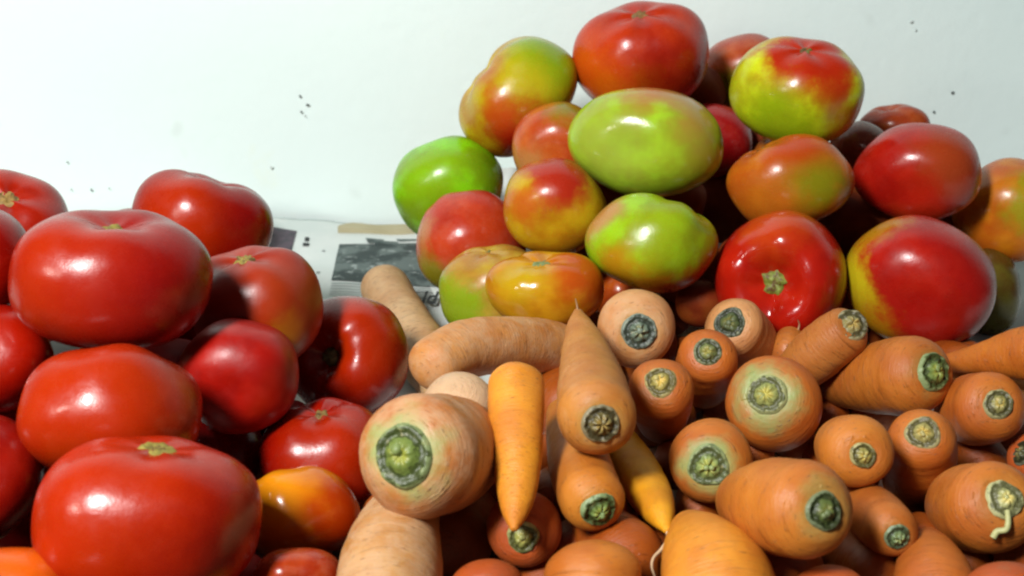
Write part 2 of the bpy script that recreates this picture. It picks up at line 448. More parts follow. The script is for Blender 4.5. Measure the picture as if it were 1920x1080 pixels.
#DATA-BEGIN
TOM = [
 dict(n='T1', grp='L', x=212, y=523, d=0.4935, a=182, b=133, s=(.03,.95,.30), c=RED, p=[(-.55,.1,.8,.5,SCAR,.8),(.2,-.2,.7,.5,CRIM,.5)], g=dict(flat=.80, cav=.20, cavw=.34, lamp=.022), label='large glossy red tomato on top of the left heap, stem dimple facing up'),
 dict(n='T2', grp='L', x=380, y=418, d=0.6386, a=130, b=90, rot=-16, s=(.25,.93,.1), c=RED, p=[(-.45,.1,.8,.5,SCAR,.9),(.75,.1,.5,.4,DEEP,.7)], g=dict(flat=.8, cav=.17, cavw=.4, lamp=.03), label='red tomato at the back of the left heap nearest the wall'),
 dict(n='T3', grp='L', x=482, y=577, d=0.556, a=124, b=118, s=(-.2,.86,.42), c=(0.252,0.00952,0.000945), p=[(.4,-.45,.32,.25,OCHRE,.9),(.5,.1,.7,.5,(0.336,0.0372,0.0045),.6)], g=dict(flat=.92, cav=.10, cavw=.4), scar=.17, sc=(0.216,0.162,0.024), rough=.30, label='dull orange-red tomato with a straw-coloured stem scar, right of the top red one'),
 dict(n='T4', grp='L', x=648, y=671, d=0.6013, a=119, b=116, s=(-.46,.02,.86), c=RED, p=[(.35,.3,.8,.5,SCAR,.8)], g=dict(flat=.82, cav=.34, cavw=.30, lamp=.03, crease=.06), scar=.15, sh=.9, sc=(0.096,0.114,0.042), spin=.4, label='red tomato with a deep creased stem hollow turned left, next to the carrots'),
 dict(n='T5', grp='L', x=446, y=705, d=0.5218, a=113, b=109, s=(.2,.3,-.9), c=(0.27,.003,.0008), p=[], scar=0, rough=.32, label='deep red smooth tomato tucked under the dull orange-red one'),
 dict(n='T6', grp='L', x=210, y=773, d=0.4644, a=165, b=128, s=(.08,.88,-.35), c=(0.3,0.013,0.00081), p=[(-.3,.3,1.0,.6,SCAR,.8)], scar=0, g=dict(flat=.9), label='orange-red tomato wedged between the two biggest red ones'),
 dict(n='T7', grp='L', x=281, y=972, d=0.4223, a=206, b=158, s=(.06,.93,.36), c=(0.324,0.00868,0.00054), p=[(-.4,.3,1.0,.6,SCAR,.8),(.6,-.2,.6,.5,RED,.7)], g=dict(flat=.88, cav=.09, cavw=.36, lamp=.02), scar=.19, sc=(0.204,0.162,0.024), label='biggest bright red tomato at the front, with a thin green stem scar'),
 dict(n='T8', grp='L', x=608, y=858, d=0.5329, a=119, b=114, s=(-.1,.85,.45), c=RED, p=[(.2,.2,.8,.5,SCAR,.7)], g=dict(cav=.10), scar=.13, sc=(0.15,0.09,0.018), label='red tomato between the orange one and the creased one beside the carrots'),
 dict(n='T9', grp='L', x=562, y=962, d=0.4895, a=116, b=88, s=(-.3,.9,-.2), c=(0.432,0.0735,0.00108), p=[(-.6,.5,.8,.5,AMBER,1),(.8,-.2,.75,.4,SCAR,.9)], scar=0, g=dict(flat=1.0), rough=.10, label='small yellow-orange tomato in the left heap'),
 dict(n='T10', grp='L', x=560, y=1092, d=0.4429, a=88, b=64, s=(0,-.3,.9), c=(0.3,0.0217,0.0027), p=[], scar=0, bloom=.1, label='pale red tomato cut by the bottom edge beside the pinkish carrot'),
 dict(n='T11', grp='L', x=14, y=424, d=0.5974, a=112, b=107, s=(-.02,.62,.75), c=(0.264,0.00651,0.00108), p=[], g=dict(cav=.12, cavw=.4), scar=.20, sc=(0.204,0.12,0.024), label='red tomato with a brown-green stem scar, topmost at the left edge'),
 dict(n='T12', grp='L', x=-42, y=492, d=0.5150, a=98, b=104, s=(.1,.2,-.9), c=RED, p=[], scar=0, label='red tomato mostly outside the left edge, level with the top red one'),
 dict(n='T13', grp='L', x=66, y=412, d=0.7004, a=58, b=72, s=(.1,.3,-.9), c=(0.12,0.013,0.00202), p=[], scar=0, label='dark tomato peeping out behind the scarred one at the left edge'),
 dict(n='T14', grp='L', x=-4, y=672, d=0.5047, a=100, b=101, s=(.1,-.2,-.9), c=(0.276,0.00347,0.00054), p=[(-.2,.3,.5,.4,SCAR,.5)], scar=0, label='crimson tomato at the left edge beside the wedged orange-red one'),
 dict(n='T15', grp='L', x=-34, y=897, d=0.4532, a=110, b=120, s=(.1,-.2,-.9), c=(0.216,0.00347,0.00135), p=[], scar=0, label='dusky red tomato at the left edge beside the biggest one'),
 dict(n='T16', grp='L', x=18, y=1112, d=0.4017, a=122, b=84, s=(.1,-.2,-.9), c=(0.36,0.0304,0.00135), p=[(.1,.6,.6,.4,ORANGE,.8)], scar=0, label='orange tomato in the bottom left corner'),
 dict(n='T18', grp='L', x=420, y=862, d=0.5466, a=82, b=78, s=(.1,-.2,-.9), c=DEEP, p=[], scar=0, label='dark red tomato buried in the gap beside the yellow-orange one'),

 dict(n='R1', grp='R', x=1201, y=108, d=0.7560, a=128, b=104, rot=8, s=(-.05,.80,.55), c=(0.376,0.0174,0.00315), p=[(-.8,-.3,.6,.4,ORANGE,.7),(-.2,-.8,.5,.4,AMBER,.4),(.5,-.4,.6,.4,DEEP,.5)], g=dict(flat=.98, cav=.06, cavw=.3), scar=.13, sc=(0.18,0.096,0.024), label='orange-red tomato crowning the right heap'),
 dict(n='R2', grp='R', x=971, y=181, d=0.7603, a=124, b=92, rot=42, s=(-.7,.5,.1), c=OCHRE, p=[(.55,.6,.75,.35,GREEN,1),(.2,.2,.5,.4,YELL,.8),(-.7,.1,.35,.3,YELL,.8),(0,-.75,.65,.4,(0.304,0.0124,0.0027),1),(-.6,.55,.3,.3,(0.4,0.0744,0.0135),.8),(-.3,-.3,.3,.25,(0.48,0.062,0.0045),.7)], scar=0, g=dict(lamp=.04, cav=.12), label='tilted yellow, green and red tomato at the upper left of the right heap'),
 dict(n='R3', grp='R', x=1046, y=272, d=0.7202, a=88, b=80, rot=25, s=(.1,.2,-.9), c=(0.416,0.0558,0.009), p=[(.3,.85,.5,.3,OLIVE,.9),(-.7,-.5,.5,.3,PINKG,.9)], scar=0, bloom=.06, label='orange tomato half hidden left of the big pale green one'),
 dict(n='R4', grp='R', x=1210, y=268, d=0.6825, a=146, b=103, rot=-6, s=(.2,.1,-.95), c=(0.272,0.291,0.0158), p=[(.15,.95,.65,.35,(0.416,0.124,0.0315),.9),(.75,.5,.5,.3,(0.368,0.211,0.036),.8),(-.6,-.1,.6,.4,PALEG,.7)], scar=0, g=dict(flat=.9, lamp=.012), rough=.14, label='big pale green tomato with a pinkish top in the middle of the right heap'),
 dict(n='R5', grp='R', x=1397, y=138, d=0.8190, a=86, b=74, s=(.1,.4,-.9), c=(0.368,0.0434,0.0135), p=[(-.35,-.5,.6,.3,OLIVE,1)], scar=0, bloom=.08, label='red and olive tomato behind, between the two topmost'),
 dict(n='R6', grp='R', x=1492, y=172, d=0.7035, a=123, b=100, rot=-8, s=(.12,.80,.5), c=YELL, p=[(.15,.75,.85,.28,(0.4,0.0186,0.0027),1),(.5,.15,.5,.3,(0.416,0.0186,0.00225),.9),(-.3,-.6,.7,.4,GREEN,.9),(-.95,0,.4,.3,(0.352,0.322,0.009),.8),(.9,-.5,.4,.3,OCHRE,.8)], g=dict(cav=.06, flat=.95), scar=.10, sc=(0.108,0.132,0.024), label='tomato with a red cap over a yellow-green base, top right of the right heap'),
 dict(n='R7', grp='R', x=1338, y=264, d=0.7838, a=72, b=70, s=(.1,.4,-.9), c=CRIM, p=[], scar=0, bloom=.05, label='crimson tomato between the big pale green and the red-capped one'),
 dict(n='R8', grp='R', x=1481, y=342, d=0.6720, a=117, b=90, s=(-.50,.80,.1), c=(0.4,0.0744,0.0054), p=[(.45,.0,.55,.3,OLIVE,1),(.1,.7,.5,.4,(0.416,0.0434,0.0045),.9),(-.3,-.4,.5,.4,(0.368,0.105,0.00675),.8),(.95,-.3,.4,.3,(0.16,0.0868,0.0045),.8)], g=dict(cav=.12, flat=.92), scar=.12, sc=(0.072,0.078,0.018), label='brownish orange tomato with an olive patch below the red-capped one'),
 dict(n='R9', grp='R', x=1718, y=324, d=0.7035, a=115, b=93, s=(.1,.4,-.9), c=(0.352,0.00744,0.0036), p=[(.6,.2,.6,.4,(0.32,0.0496,0.009),.8)], scar=0, g=dict(lamp=.04), label='plain red tomato on the right slope of the right heap'),
 dict(n='R10', grp='R', x=1676, y=240, d=0.7980, a=66, b=45, s=(-.2,.9,.3), c=(0.32,0.0372,0.009), p=[], scar=0, bloom=.05, label='brownish red tomato furthest back against the wall at right'),
 dict(n='R11', grp='R', x=1612, y=283, d=0.7560, a=58, b=56, s=(.1,.4,-.9), c=(0.176,0.031,0.018), p=[], scar=0, bloom=.12, label='dusky purplish tomato tucked behind the plain red one'),
 dict(n='R12', grp='R', x=1892, y=394, d=0.7325, a=102, b=98, s=(.1,.4,-.9), c=(0.448,0.093,0.0054), p=[(.55,.1,.6,.25,(0.304,0.26,0.009),1)], scar=0, label='orange tomato turning green, cut by the right edge'),
 dict(n='R13', grp='R', x=1722, y=529, d=0.6300, a=138, b=121, rot=-22, s=(.1,.4,-.9), c=(0.32,0.0062,0.0036), p=[(-1,-.05,.62,.22,YELL,1),(-.7,-.7,.5,.25,OCHRE,.9),(-.6,.75,.4,.25,OCHRE,.9)], scar=0, g=dict(lamp=.02), label='big two-tone tomato, yellow on its left side and dark red on the rest'),
 dict(n='R14', grp='R', x=1463, y=522, d=0.6389, a=122, b=128, s=(-.17,-.10,.97), c=(0.352,0.00744,0.0027), p=[(0,.85,.5,.3,(0.448,0.0496,0.0045),.9),(.95,-.1,.45,.25,(0.224,0.0558,0.00675),.9)], g=dict(flat=.85, cav=.38, cavw=.40, crease=.035, lamp=.03), scar=.18, star=1, sh=.5, sc=(0.132,0.162,0.018), rough=.13, label='shiny red tomato with its green stem hollow facing the viewer'),
 dict(n='R15', grp='R', x=1221, y=456, d=0.6300, a=124, b=96, rot=6, s=(.5,.85,-.1), c=(.225,.245,.005), p=[(-.85,.5,.5,.3,PINKG,.9),(.3,-.95,.6,.3,(0.336,0.031,0.0045),1),(-.5,-.6,.55,.3,OCHRE,.9),(.2,.25,.5,.4,(0.24,0.31,0.00675),.8),(.7,-.7,.4,.3,(0.36,0.0434,0.0045),.8)], scar=0, g=dict(lamp=.035, cav=.12), label='lumpy green-yellow tomato with a reddish base under the big pale green one'),
 dict(n='R16', grp='R', x=1041, y=388, d=0.6720, a=98, b=92, rot=-15, s=(.1,.4,-.9), c=(0.4,0.161,0.0045), p=[(.1,.75,.75,.3,(0.352,0.0186,0.0054),1),(-.6,.1,.4,.3,(0.48,0.0868,0.009),.7)], scar=0, label='small tomato with a dark red top and ochre base, left of the lumpy one'),
 dict(n='R17', grp='R', x=843, y=354, d=0.7665, a=105, b=98, rot=30, s=(.1,.5,-.8), c=(.17,.30,.003), p=[(-.3,.3,.6,.5,(.22,.40,.006),.7),(.8,.1,.5,.3,(0.128,0.248,0.0045),.6)], scar=0, g=dict(lamp=.035), rough=.2, label='bright lime green tomato, leftmost of the right heap'),
 dict(n='R18', grp='R', x=884, y=457, d=0.7159, a=104, b=100, s=(0,.75,-.5), c=(0.384,0.0248,0.009), p=[(-.6,-.75,.65,.3,(0.208,0.186,0.00675),1),(.5,.1,.6,.3,(0.384,0.031,0.0045),.8),(-.9,.1,.3,.2,PINKG,.7)], scar=0, g=dict(lamp=.03, crease=.05), bloom=.09, label='pinkish red tomato fading to green at its lower left, below the lime green one'),
 dict(n='R19', grp='R', x=926, y=545, d=0.6685, a=103, b=88, s=(-.12,.85,.3), c=(0.368,0.167,0.0225), p=[(-.75,-.55,.75,.25,(0.224,0.322,0.009),1)], g=dict(cav=.06), scar=.06, sc=(0.09,0.102,0.024), label='tomato half lime green and half tan, behind the ochre one'),
 dict(n='R20', grp='R', x=1021, y=543, d=0.6266, a=112, b=73, s=(-.1,.82,.58), c=(0.432,0.136,0.0054), p=[(.75,.3,.6,.3,(0.432,0.062,0.0045),.9),(-.5,.2,.5,.4,YELL,.6)], g=dict(flat=.9, cav=.13, cavw=.36, crease=.07, lamp=.03), scar=.15, sc=(0.144,0.18,0.06), rough=.12, label='ochre yellow tomato with a grey-green stem scar, just above the carrots'),
 dict(n='R21', grp='R', x=1858, y=548, d=0.7245, a=52, b=84, s=(.1,.4,-.9), c=(0.096,0.0496,0.00675), p=[], scar=0, label='dark olive tomato hidden behind the big two-tone one'),
 dict(n='R26', grp='R', x=1165, y=560, d=0.7140, a=50, b=56, s=(.1,.4,-.9), c=(0.32,0.0372,0.0045), p=[], scar=0, label='brown-red tomato buried behind the pinkish carrot top'),
]
CO = (.46,.108,.005); CY = (.60,.22,.010); CP_ = (.54,.24,.085); CD = (.40,.062,.003); CSHADE = (.30,.062,.005); CT = (.50,.29,.13)  # includes a darkened orange that carries the shade of the gaps
# heads that face the viewer: outline centre, radius, where the crown shows, crown radius
HEADS = [
 dict(n='C9', x=1192, y=615, r=73, k=(1199,622), kr=30, d=0.5800, c=CP_, green=.15, dust=.6, kc=(.13,.17,.12), L=.07, label='pinkish dusty carrot top touching the ochre tomato side'),
 dict(n='C13', x=1452, y=755, r=89, k=(1435,738), kr=34, d=0.5400, c=CO, green=.8, dust=.1, kc=(.25,.27,.08), L=.10, label='thick carrot with a mint green halo round its crown'),
 dict(n='C16', bx=.5, x=1712, y=704, r=74, k=(1735,693), kr=33, d=0.5450, c=(0.439,0.12,0.00769), green=.25, dust=.25, kc=(.15,.21,.05), L=.11, dir=(.62,.12), label='shaded carrot with a mossy green oval crown below the two-tone tomato'),
 dict(n='C20', x=1603, y=846, r=69, k=(1621,856), kr=22, d=0.4750, c=(0.481,0.141,0.00924), green=0, dust=.3, kc=(.30,.26,.07), L=.10, label='smooth carrot with a small neat round crown'),
 dict(n='C22', x=1332, y=863, r=77, ry=83, k=(1327,876), kr=35, d=0.4980, c=(0.467,0.12,0.00614), green=.75, dust=.05, kc=(.20,.26,.08), L=.11, label='orange carrot with a glistening green crown and green halo'),
 dict(n='C26', x=982, y=990, r=70, k=(980,1011), kr=27, d=0.4650, c=CD, green=0, dust=.05, kc=(.24,.25,.06), L=.10, label='carrot whose crown sits under the tip of the upright orange carrot'),
 dict(n='C34', x=1948, y=862, r=52, k=(1913,846), kr=22, d=0.5200, c=CD, green=0, dust=.05, kc=(.08,.08,.03), L=.08, label='carrot with a dark crown cut by the right edge'),
]
# carrots seen along their side: points (x, y, depth, radius), crown at the first point if crown=1
SIDES = [
 dict(n='C2', pts=[(858,763,.500,71),(874,800,.512,69),(892,850,.530,60),(905,890,.545,40)], c=(.50,.32,.18), dust=.95, cap=.8, label='whitish dusty carrot end poking up behind the biggest carrot'),
 dict(n='C10', pts=[(1240,731,0.5350,61),(1240,757,0.5500,58),(1240,785,0.5700,46)], c=CO, dust=.3, green=.1, crown=(1238,712,27,(.34,.28,.07)), label='small carrot with a straw-yellow crown under the pinkish one'),
 dict(n='C11', pts=[(1327,670,0.5650,56),(1324,694,0.5800,56),(1320,720,0.6000,46)], c=CO, dust=.1, green=.05, crown=(1328,658,24,(.14,.16,.05)), label='small carrot with a whitish stub in its crown'),
 dict(n='C19', pts=[(1856,764,0.5250,67),(1832,768,0.5420,68),(1808,775,0.5600,54)], c=CO, dust=.15, green=.05, crown=(1875,756,25,(.24,.22,.07)), label='carrot with a round straw-coloured crown, above the knobbly-crowned one'),
 dict(n='C12', pts=[(1376,616,0.5929,59),(1400,640,0.6078,56),(1425,668,0.6278,44)], c=CP_, dust=.3, green=.05, crown=(1367,602,27,(.07,.09,.03)), label='carrot with a ragged dark crown in front of the shiny stem-hollow tomato'),
 dict(n='C21', pts=[(1728,826,0.5000,62),(1722,860,0.5150,68),(1714,900,0.5350,60)], c=(0.467,0.114,0.00461), dust=.05, green=.05, crown=(1732,808,29,(.30,.26,.08)), label='bright orange carrot with a pale ringed crown facing up'),
 dict(n='C24', pts=[(1668,992,0.4470,51),(1640,967,0.4680,53),(1618,948,0.4900,44)], c=(0.453,0.12,0.00769), dust=.1, green=.1, crown=(1685,1012,22,(.14,.20,.08)), label='small carrot pointing its dark green crown down right'),
 dict(n='C25', pts=[(1856,952,0.4550,86),(1822,951,0.4750,80),(1800,950,0.5000,64)], c=(0.467,0.125,0.00769), dust=.1, green=.1, crown=(1890,932,32,(.36,.36,.14)), stub=True, label='carrot with a pale knobbly crown and a dangling stalk near the right edge'),
 dict(n='C23', pts=[(1508,957,0.4170,93),(1458,950,0.4342,89),(1424,946,0.4550,76),(1400,942,0.4787,58)], c=(0.481,0.141,0.00924), dust=.2, green=.35, crown=(1553,958,33,(.09,.12,.03)), label='thick carrot with its dark green crown turned right, at the front'),
 dict(n='C1', pts=[(788,857,.440,116),(824,848,.462,110),(856,838,.488,93),(876,828,.510,66)], c=(0.426,0.131,0.0184), dust=.7, green=.75, crown=(748,853,52,(.13,.18,.035)), label='biggest carrot, dusty, with a broad green hollow crown'),
 dict(n='C3', pts=[(967,722,0.4800,53),(968,780,0.4700,52),(970,850,0.4580,47),(969,915,0.4480,38),(966,960,0.4400,25),(964,988,0.4340,9)], c=(.66,.235,.008), dust=.05, label='bright upright orange carrot with its tip pointing down'),
 dict(n='C4', pts=[(1117,778,.462,76),(1108,715,.500,62),(1098,660,.533,45),(1088,615,.553,26),(1084,588,.565,10)], c=(0.439,0.158,0.0209), dust=.45, crown=(1130,797,33,(.15,.12,.04)), green=.15, hair=[(1084,588),(1082,572),(1079,560)], label='tan carrot with tip up and brown crown towards the viewer'),
 dict(n='C5', pts=[(1108,932,.457,62),(1090,880,.486,60),(1075,825,.520,52),(1060,780,.55,36)], c=(0.467,0.147,0.00769), dust=.25, crown=(1127,963,31,(.13,.20,.05)), green=.1, label='carrot with a leafy green crown below the tan tip-up one'),
 dict(n='C6', pts=[(1165,835,.535,36),(1190,875,.518,42),(1215,920,.490,43),(1236,960,.468,30),(1250,992,.455,9)], c=(.72,.32,.010), dust=0, hair=[(1250,990),(1252,1010),(1240,1030),(1226,1045),(1222,1062),(1228,1082)], hr=3.2, label='yellow carrot tip with a long curling root hair'),
 dict(n='C7', pts=[(814,684,0.5518,54),(870,655,0.5670,55),(940,645,0.5822,53),(1010,648,0.5994,52),(1075,665,0.6176,48),(1130,690,0.6329,36)], c=(0.527,0.207,0.0475), dust=.65, label='long pinkish carrot lying sideways across the top of the carrot heap'),
 dict(n='C8', pts=[(723,541,0.7450,46),(742,580,0.7150,50),(768,625,0.6800,54),(800,672,0.6450,52),(830,730,0.6100,40)], c=CT, dust=.55, dirt=1.0, label='dirty tan carrot lying on the newspaper between the two tomato heaps'),
 dict(n='C14', pts=[(1588,620,0.5665,47),(1560,640,0.5716,49),(1522,672,0.5817,48),(1480,712,0.5969,38),(1450,750,0.6070,20)], c=(0.426,0.136,0.0197), dust=.3, crown=(1600,605,28,(.22,.19,.07)), label='carrot slanting up right with a washed-out crown, in front of the two-tone tomato'),
 dict(n='C15', pts=[(1483,634,0.6059,26),(1478,660,0.6009,34),(1480,700,0.6109,36)], c=(0.426,0.12,0.00924), dust=.25, hair=[(1497,618),(1499,608),(1496,600)], label='small carrot tip with a stray hair beside the slanting carrot'),
 dict(n='C17', pts=[(1985,664,0.5300,58),(1920,664,0.5450,50),(1850,672,0.5600,33),(1785,680,0.5750,19)], c=(0.481,0.125,0.00461), dust=.15, label='orange carrot lying along the right edge with its thin end pointing left'),
 dict(n='C18', pts=[(1905,740,0.5750,50),(1850,715,0.5800,46),(1800,700,0.5850,32)], c=(0.453,0.18,0.0345), dust=.6, label='pale carrot lying under the orange one at the right edge'),
 dict(n='C27', pts=[(762,955,0.4751,62),(745,1000,0.4551,78),(735,1060,0.4351,98),(725,1130,0.4200,100)], c=(0.453,0.196,0.0416), dust=.75, label='fat pale pinkish carrot under the biggest carrot at the bottom'),
 dict(n='C28', pts=[(1112,1078,0.4250,92),(1120,1170,0.4200,90),(1130,1300,0.4400,60)], c=(0.467,0.131,0.00694), dust=.15, label='carrot cut by the bottom edge under the leafy-crowned one'),
 dict(n='C29', pts=[(1296,995,0.4550,42),(1318,1035,0.4399,78),(1345,1095,0.4249,108),(1370,1200,0.4100,105)], c=(.62,.22,.012), dust=.25, label='thick carrot rising from the bottom edge under the glistening green crown'),
 dict(n='C30', pts=[(915,1098,0.4300,70),(920,1200,0.4251,60)], c=CD, dust=.05, label='carrot cut by the bottom edge beside the fat pale one'),
 dict(n='C31', pts=[(1742,1012,0.4656,26),(1745,1050,0.4505,58),(1755,1110,0.4353,78),(1760,1200,0.4251,70)], c=(0.453,0.109,0.00539), dust=.1, label='carrot tip rising from the bottom edge near the dangling stalk'),
 dict(n='C32', pts=[(1555,1112,0.4299,72),(1570,1220,0.4199,65)], c=CD, dust=.05, label='carrot just showing at the bottom edge below the thick front one'),
 dict(n='C33', pts=[(1888,1112,0.4153,80),(1900,1220,0.4056,70)], c=CD, dust=.05, label='carrot just showing in the bottom right corner'),
]
FILL = [('R',1262,374,.745,.021), ('R',1778,412,.765,.022), ('R',1300,176,.80,.022), ('L',330,668,.60,.020), ('L',417,1104,0.450,0.018), ('L',72,935,0.500,0.026), ('L',317,743,0.560,0.030), ('L',409,994,0.490,0.018), ('L',36,796,0.540,0.030), ('L',356,628,0.610,0.030), ('L',44,556,0.650,0.030), ('L',540,801,0.560,0.014), ('L',456,474,0.710,0.014), ('L',441,463,0.740,0.018), ('R',1360,380,0.810,0.030), ('R',1623,428,0.750,0.030), ('R',1314,570,0.650,0.014), ('R',1589,353,0.800,0.030), ('R',1097,520,0.740,0.022), ('R',1289,509,0.690,0.022), ('R',1411,270,0.810,0.018), ('R',1255,592,0.710,0.014), ('R',1130,626,0.670,0.014), ('R',1389,481,0.710,0.014), ('R',1140,380,0.740,0.030), ('R',1690,638,0.670,0.018), ('R',1320,497,0.730,0.014), ('R',1586,565,0.680,0.022), ('K',1816,1062,0.480,0.010), ('K',1174,1050,0.460,0.016), ('K',1558,786,0.600,0.010), ('K',1352,767,0.610,0.010), ('K',1638,1078,0.460,0.013), ('K',1954,1034,0.470,0.019), ('K',1043,935,0.520,0.013), ('K',1503,841,0.570,0.010), ('K',1266,878,0.540,0.010), ('K',853,1010,0.490,0.016), ('K',924,908,0.520,0.016), ('K',1221,801,0.590,0.010), ('K',1203,665,0.650,0.019), ('K',1572,1002,0.500,0.010), ('K',1017,1096,0.470,0.010), ('K',1840,870,0.550,0.013), ('K',1270,779,0.600,0.010), ('K',1310,959,0.510,0.010), ('K',1737,1025,0.480,0.010), ('K',1800,679,0.600,0.010), ('K',1892,828,0.570,0.013), ('K',1412,852,0.550,0.010), ('K',1071,766,0.590,0.019), ('K',1455,1081,0.460,0.019), ('K',1133,980,0.490,0.013), ('K',1638,767,0.600,0.013), ('K',1289,669,0.660,0.010), ('K',1592,725,0.620,0.013), ('K',1301,739,0.620,0.010), ('K',1811,673,0.620,0.010), ('K',1153,973,0.510,0.010), ('K',1161,909,0.540,0.010), ('K',1057,855,0.540,0.013), ('K',1236,1043,0.480,0.010), ('K',1595,891,0.540,0.013), ('K',1069,1039,0.480,0.010), ('K',732,973,0.500,0.013), ('K',1012,691,0.640,0.016)]
UNDER = [('R',0.176,0.714,0.091,0.026), ('R',0.099,0.802,0.076,0.034), ('T',-0.190,0.513,0.099,0.030), ('R',0.017,0.703,0.070,0.018), ('T',-0.290,0.534,0.066,0.034), ('T',-0.307,0.590,0.095,0.030), ('R',0.167,0.677,0.071,0.018), ('R',0.277,0.812,0.065,0.034), ('R',0.242,0.655,0.041,0.034), ('T',-0.200,0.561,0.088,0.022), ('T',-0.212,0.603,0.056,0.030), ('R',0.169,0.829,0.059,0.034), ('T',-0.259,0.434,0.058,0.030), ('R',0.041,0.800,0.045,0.034), ('T',-0.325,0.650,0.046,0.034), ('T',-0.244,0.668,0.043,0.034), ('R',0.099,0.742,0.039,0.026), ('R',0.092,0.700,0.038,0.018), ('R',-0.041,0.787,0.048,0.026), ('R',0.178,0.698,0.031,0.030), ('R',0.168,0.653,0.046,0.018), ('R',0.026,0.743,0.057,0.026), ('T',-0.339,0.503,0.035,0.034), ('R',0.229,0.811,0.031,0.030), ('R',0.318,0.802,0.027,0.026), ('R',0.262,0.753,0.027,0.026), ('T',-0.218,0.350,0.035,0.034), ('R',0.128,0.839,0.024,0.022), ('T',-0.317,0.438,0.037,0.034), ('R',0.053,0.750,0.023,0.022), ('R',-0.013,0.713,0.025,0.022), ('R',0.006,0.655,0.023,0.022), ('T',-0.167,0.617,0.028,0.026), ('T',-0.219,0.573,0.021,0.018), ('R',0.308,0.759,0.041,0.022), ('L',-0.153,0.660,0.023,0.022), ('T',-0.157,0.292,0.035,0.034), ('L',-0.321,0.586,0.031,0.030), ('L',-0.279,0.562,0.023,0.022), ('R',0.193,0.755,0.027,0.026), ('R',0.139,0.641,0.028,0.022), ('L',-0.206,0.530,0.030,0.022), ('L',-0.138,0.581,0.022,0.018), ('R',-0.041,0.833,0.026,0.026), ('R',-0.034,0.748,0.023,0.022), ('L',-0.195,0.732,0.038,0.026), ('L',-0.162,0.712,0.018,0.018), ('T',-0.354,0.705,0.035,0.034), ('R',0.129,0.707,0.023,0.018), ('L',-0.247,0.724,0.031,0.030), ('L',-0.211,0.782,0.031,0.030), ('R',0.163,0.609,0.022,0.018), ('T',-0.093,0.344,0.019,0.018)]
#DATA-END

for i, s in enumerate(TOM):
    tomato(i, s)

# ------------------------------------------------------------------ carrots
def carrot_mat(i, base, R, green=0.0, dust=0.2, dirt=0.0):
    m = NT('carrot_skin')
    at = m.new('ShaderNodeAttribute', attribute_name='skin').outputs['Vector']   # cos, sin, metres from the head / radius
    co = m.vmath('SCALE', m.objco(), scale=1.0 / .02)
    q = m.vmath('ADD', co, (i * 2.3, i * .9, i * 1.7))
    sx = m.new('ShaderNodeSeparateXYZ'); m.put(sx.inputs[0], at)
    al = sx.outputs[2]
    stretch = m.vmath('MULTIPLY', at, (1.1, 1.1, 9.0))
    stretch = m.vmath('ADD', stretch, (i * 3.3, i, 0))
    rings = m.noise(stretch, 1.6, 5, .6)          # growth rings round the root
    big = m.noise(q, 1.0, 4, .55)
    c = m.mix(m.rng(big, .3, .7), tuple(x * y for x, y in zip(base, (.86, .74, .6))), tuple(min(1, x * y) for x, y in zip(base, (1.08, 1.15, 1.2))))
    c = m.mix(m.rng(rings, .56, .72, 0, .17), c, tuple(x * .62 for x in base))
    cr2 = m.noise(m.vmath('ADD', m.vmath('MULTIPLY', at, (.9, .9, 16.0)), (i * 1.9, 2, i)), 1.1, 2, .4)
    crz = m.math('MULTIPLY', m.rng(cr2, .60, .64), m.rng(m.noise(m.vmath('MULTIPLY', at, (1.3, 1.3, 3.0)), 1.5, 2), .48, .60))
    c = m.mix(m.math('MULTIPLY', crz, .28), c, tuple(x * .45 for x in base))
    # dried soil film, patchy
    dm = m.noise(q, 1.7, 6, .68, .5)
    lo = .78 - dust * .55
    dm = m.math('ADD', m.math('MULTIPLY', dm, .8), m.math('MULTIPLY', m.noise(q, 6, 4, .7), .2))
    c = m.mix(m.rng(dm, lo - .05, lo + .25, .05 * (dust > 0), (.30 + .50 * dust) * (dust >= 0)), c, (.54, .34, .19))
    if green:
        wob = m.math('MULTIPLY', m.math('SUBTRACT', m.noise(q, 1.6, 3), .5), 1.1)
        f = m.rng(m.math('ADD', al, wob), .10, .55 + .25 * green, min(1, green * 1.15), 0)
        c = m.mix(f, c, (.24, .34, .11))
    # brown nicks
    nk = m.noise(m.vmath('MULTIPLY', at, (3.0, 3.0, 14.0)), 1.3, 3, .5)
    c = m.mix(m.rng(nk, .645 - .05 * dirt, .72 - .05 * dirt, 0, .65), c, (.14, .06, .02))
    soil = m.noise(q, 2.6, 6, .75, .3)
    c = m.mix(m.rng(soil, .60, .74, 0, .40), c, (.20, .11, .045))
    if dirt:
        c = m.mix(m.rng(m.noise(q, 3.5, 5, .7), .55, .75, 0, dirt * .7), c, (.22, .14, .07))
    m.put(m.bs.inputs['Base Color'], c)
    m.put(m.bs.inputs['Roughness'], m.rng(dm, .35, .7, .38, .62 + .15 * dust))
    m.bs.inputs['Specular IOR Level'].default_value = .4
    m.bs.inputs['Subsurface Weight'].default_value = .10
    m.bs.inputs['Subsurface Radius'].default_value = (1.0, .35, .1)
    m.bs.inputs['Subsurface Scale'].default_value = .003
    h = m.math('ADD', m.math('MULTIPLY', rings, 1.0), m.math('MULTIPLY', m.noise(q, 9, 4, .6), .25))
    h = m.math('SUBTRACT', h, m.math('MULTIPLY', crz, .9))
    h = m.math('SUBTRACT', h, m.math('MULTIPLY', m.rng(nk, .66, .76), .6))
    m.bump(h, .50, .0009)
    return m.m

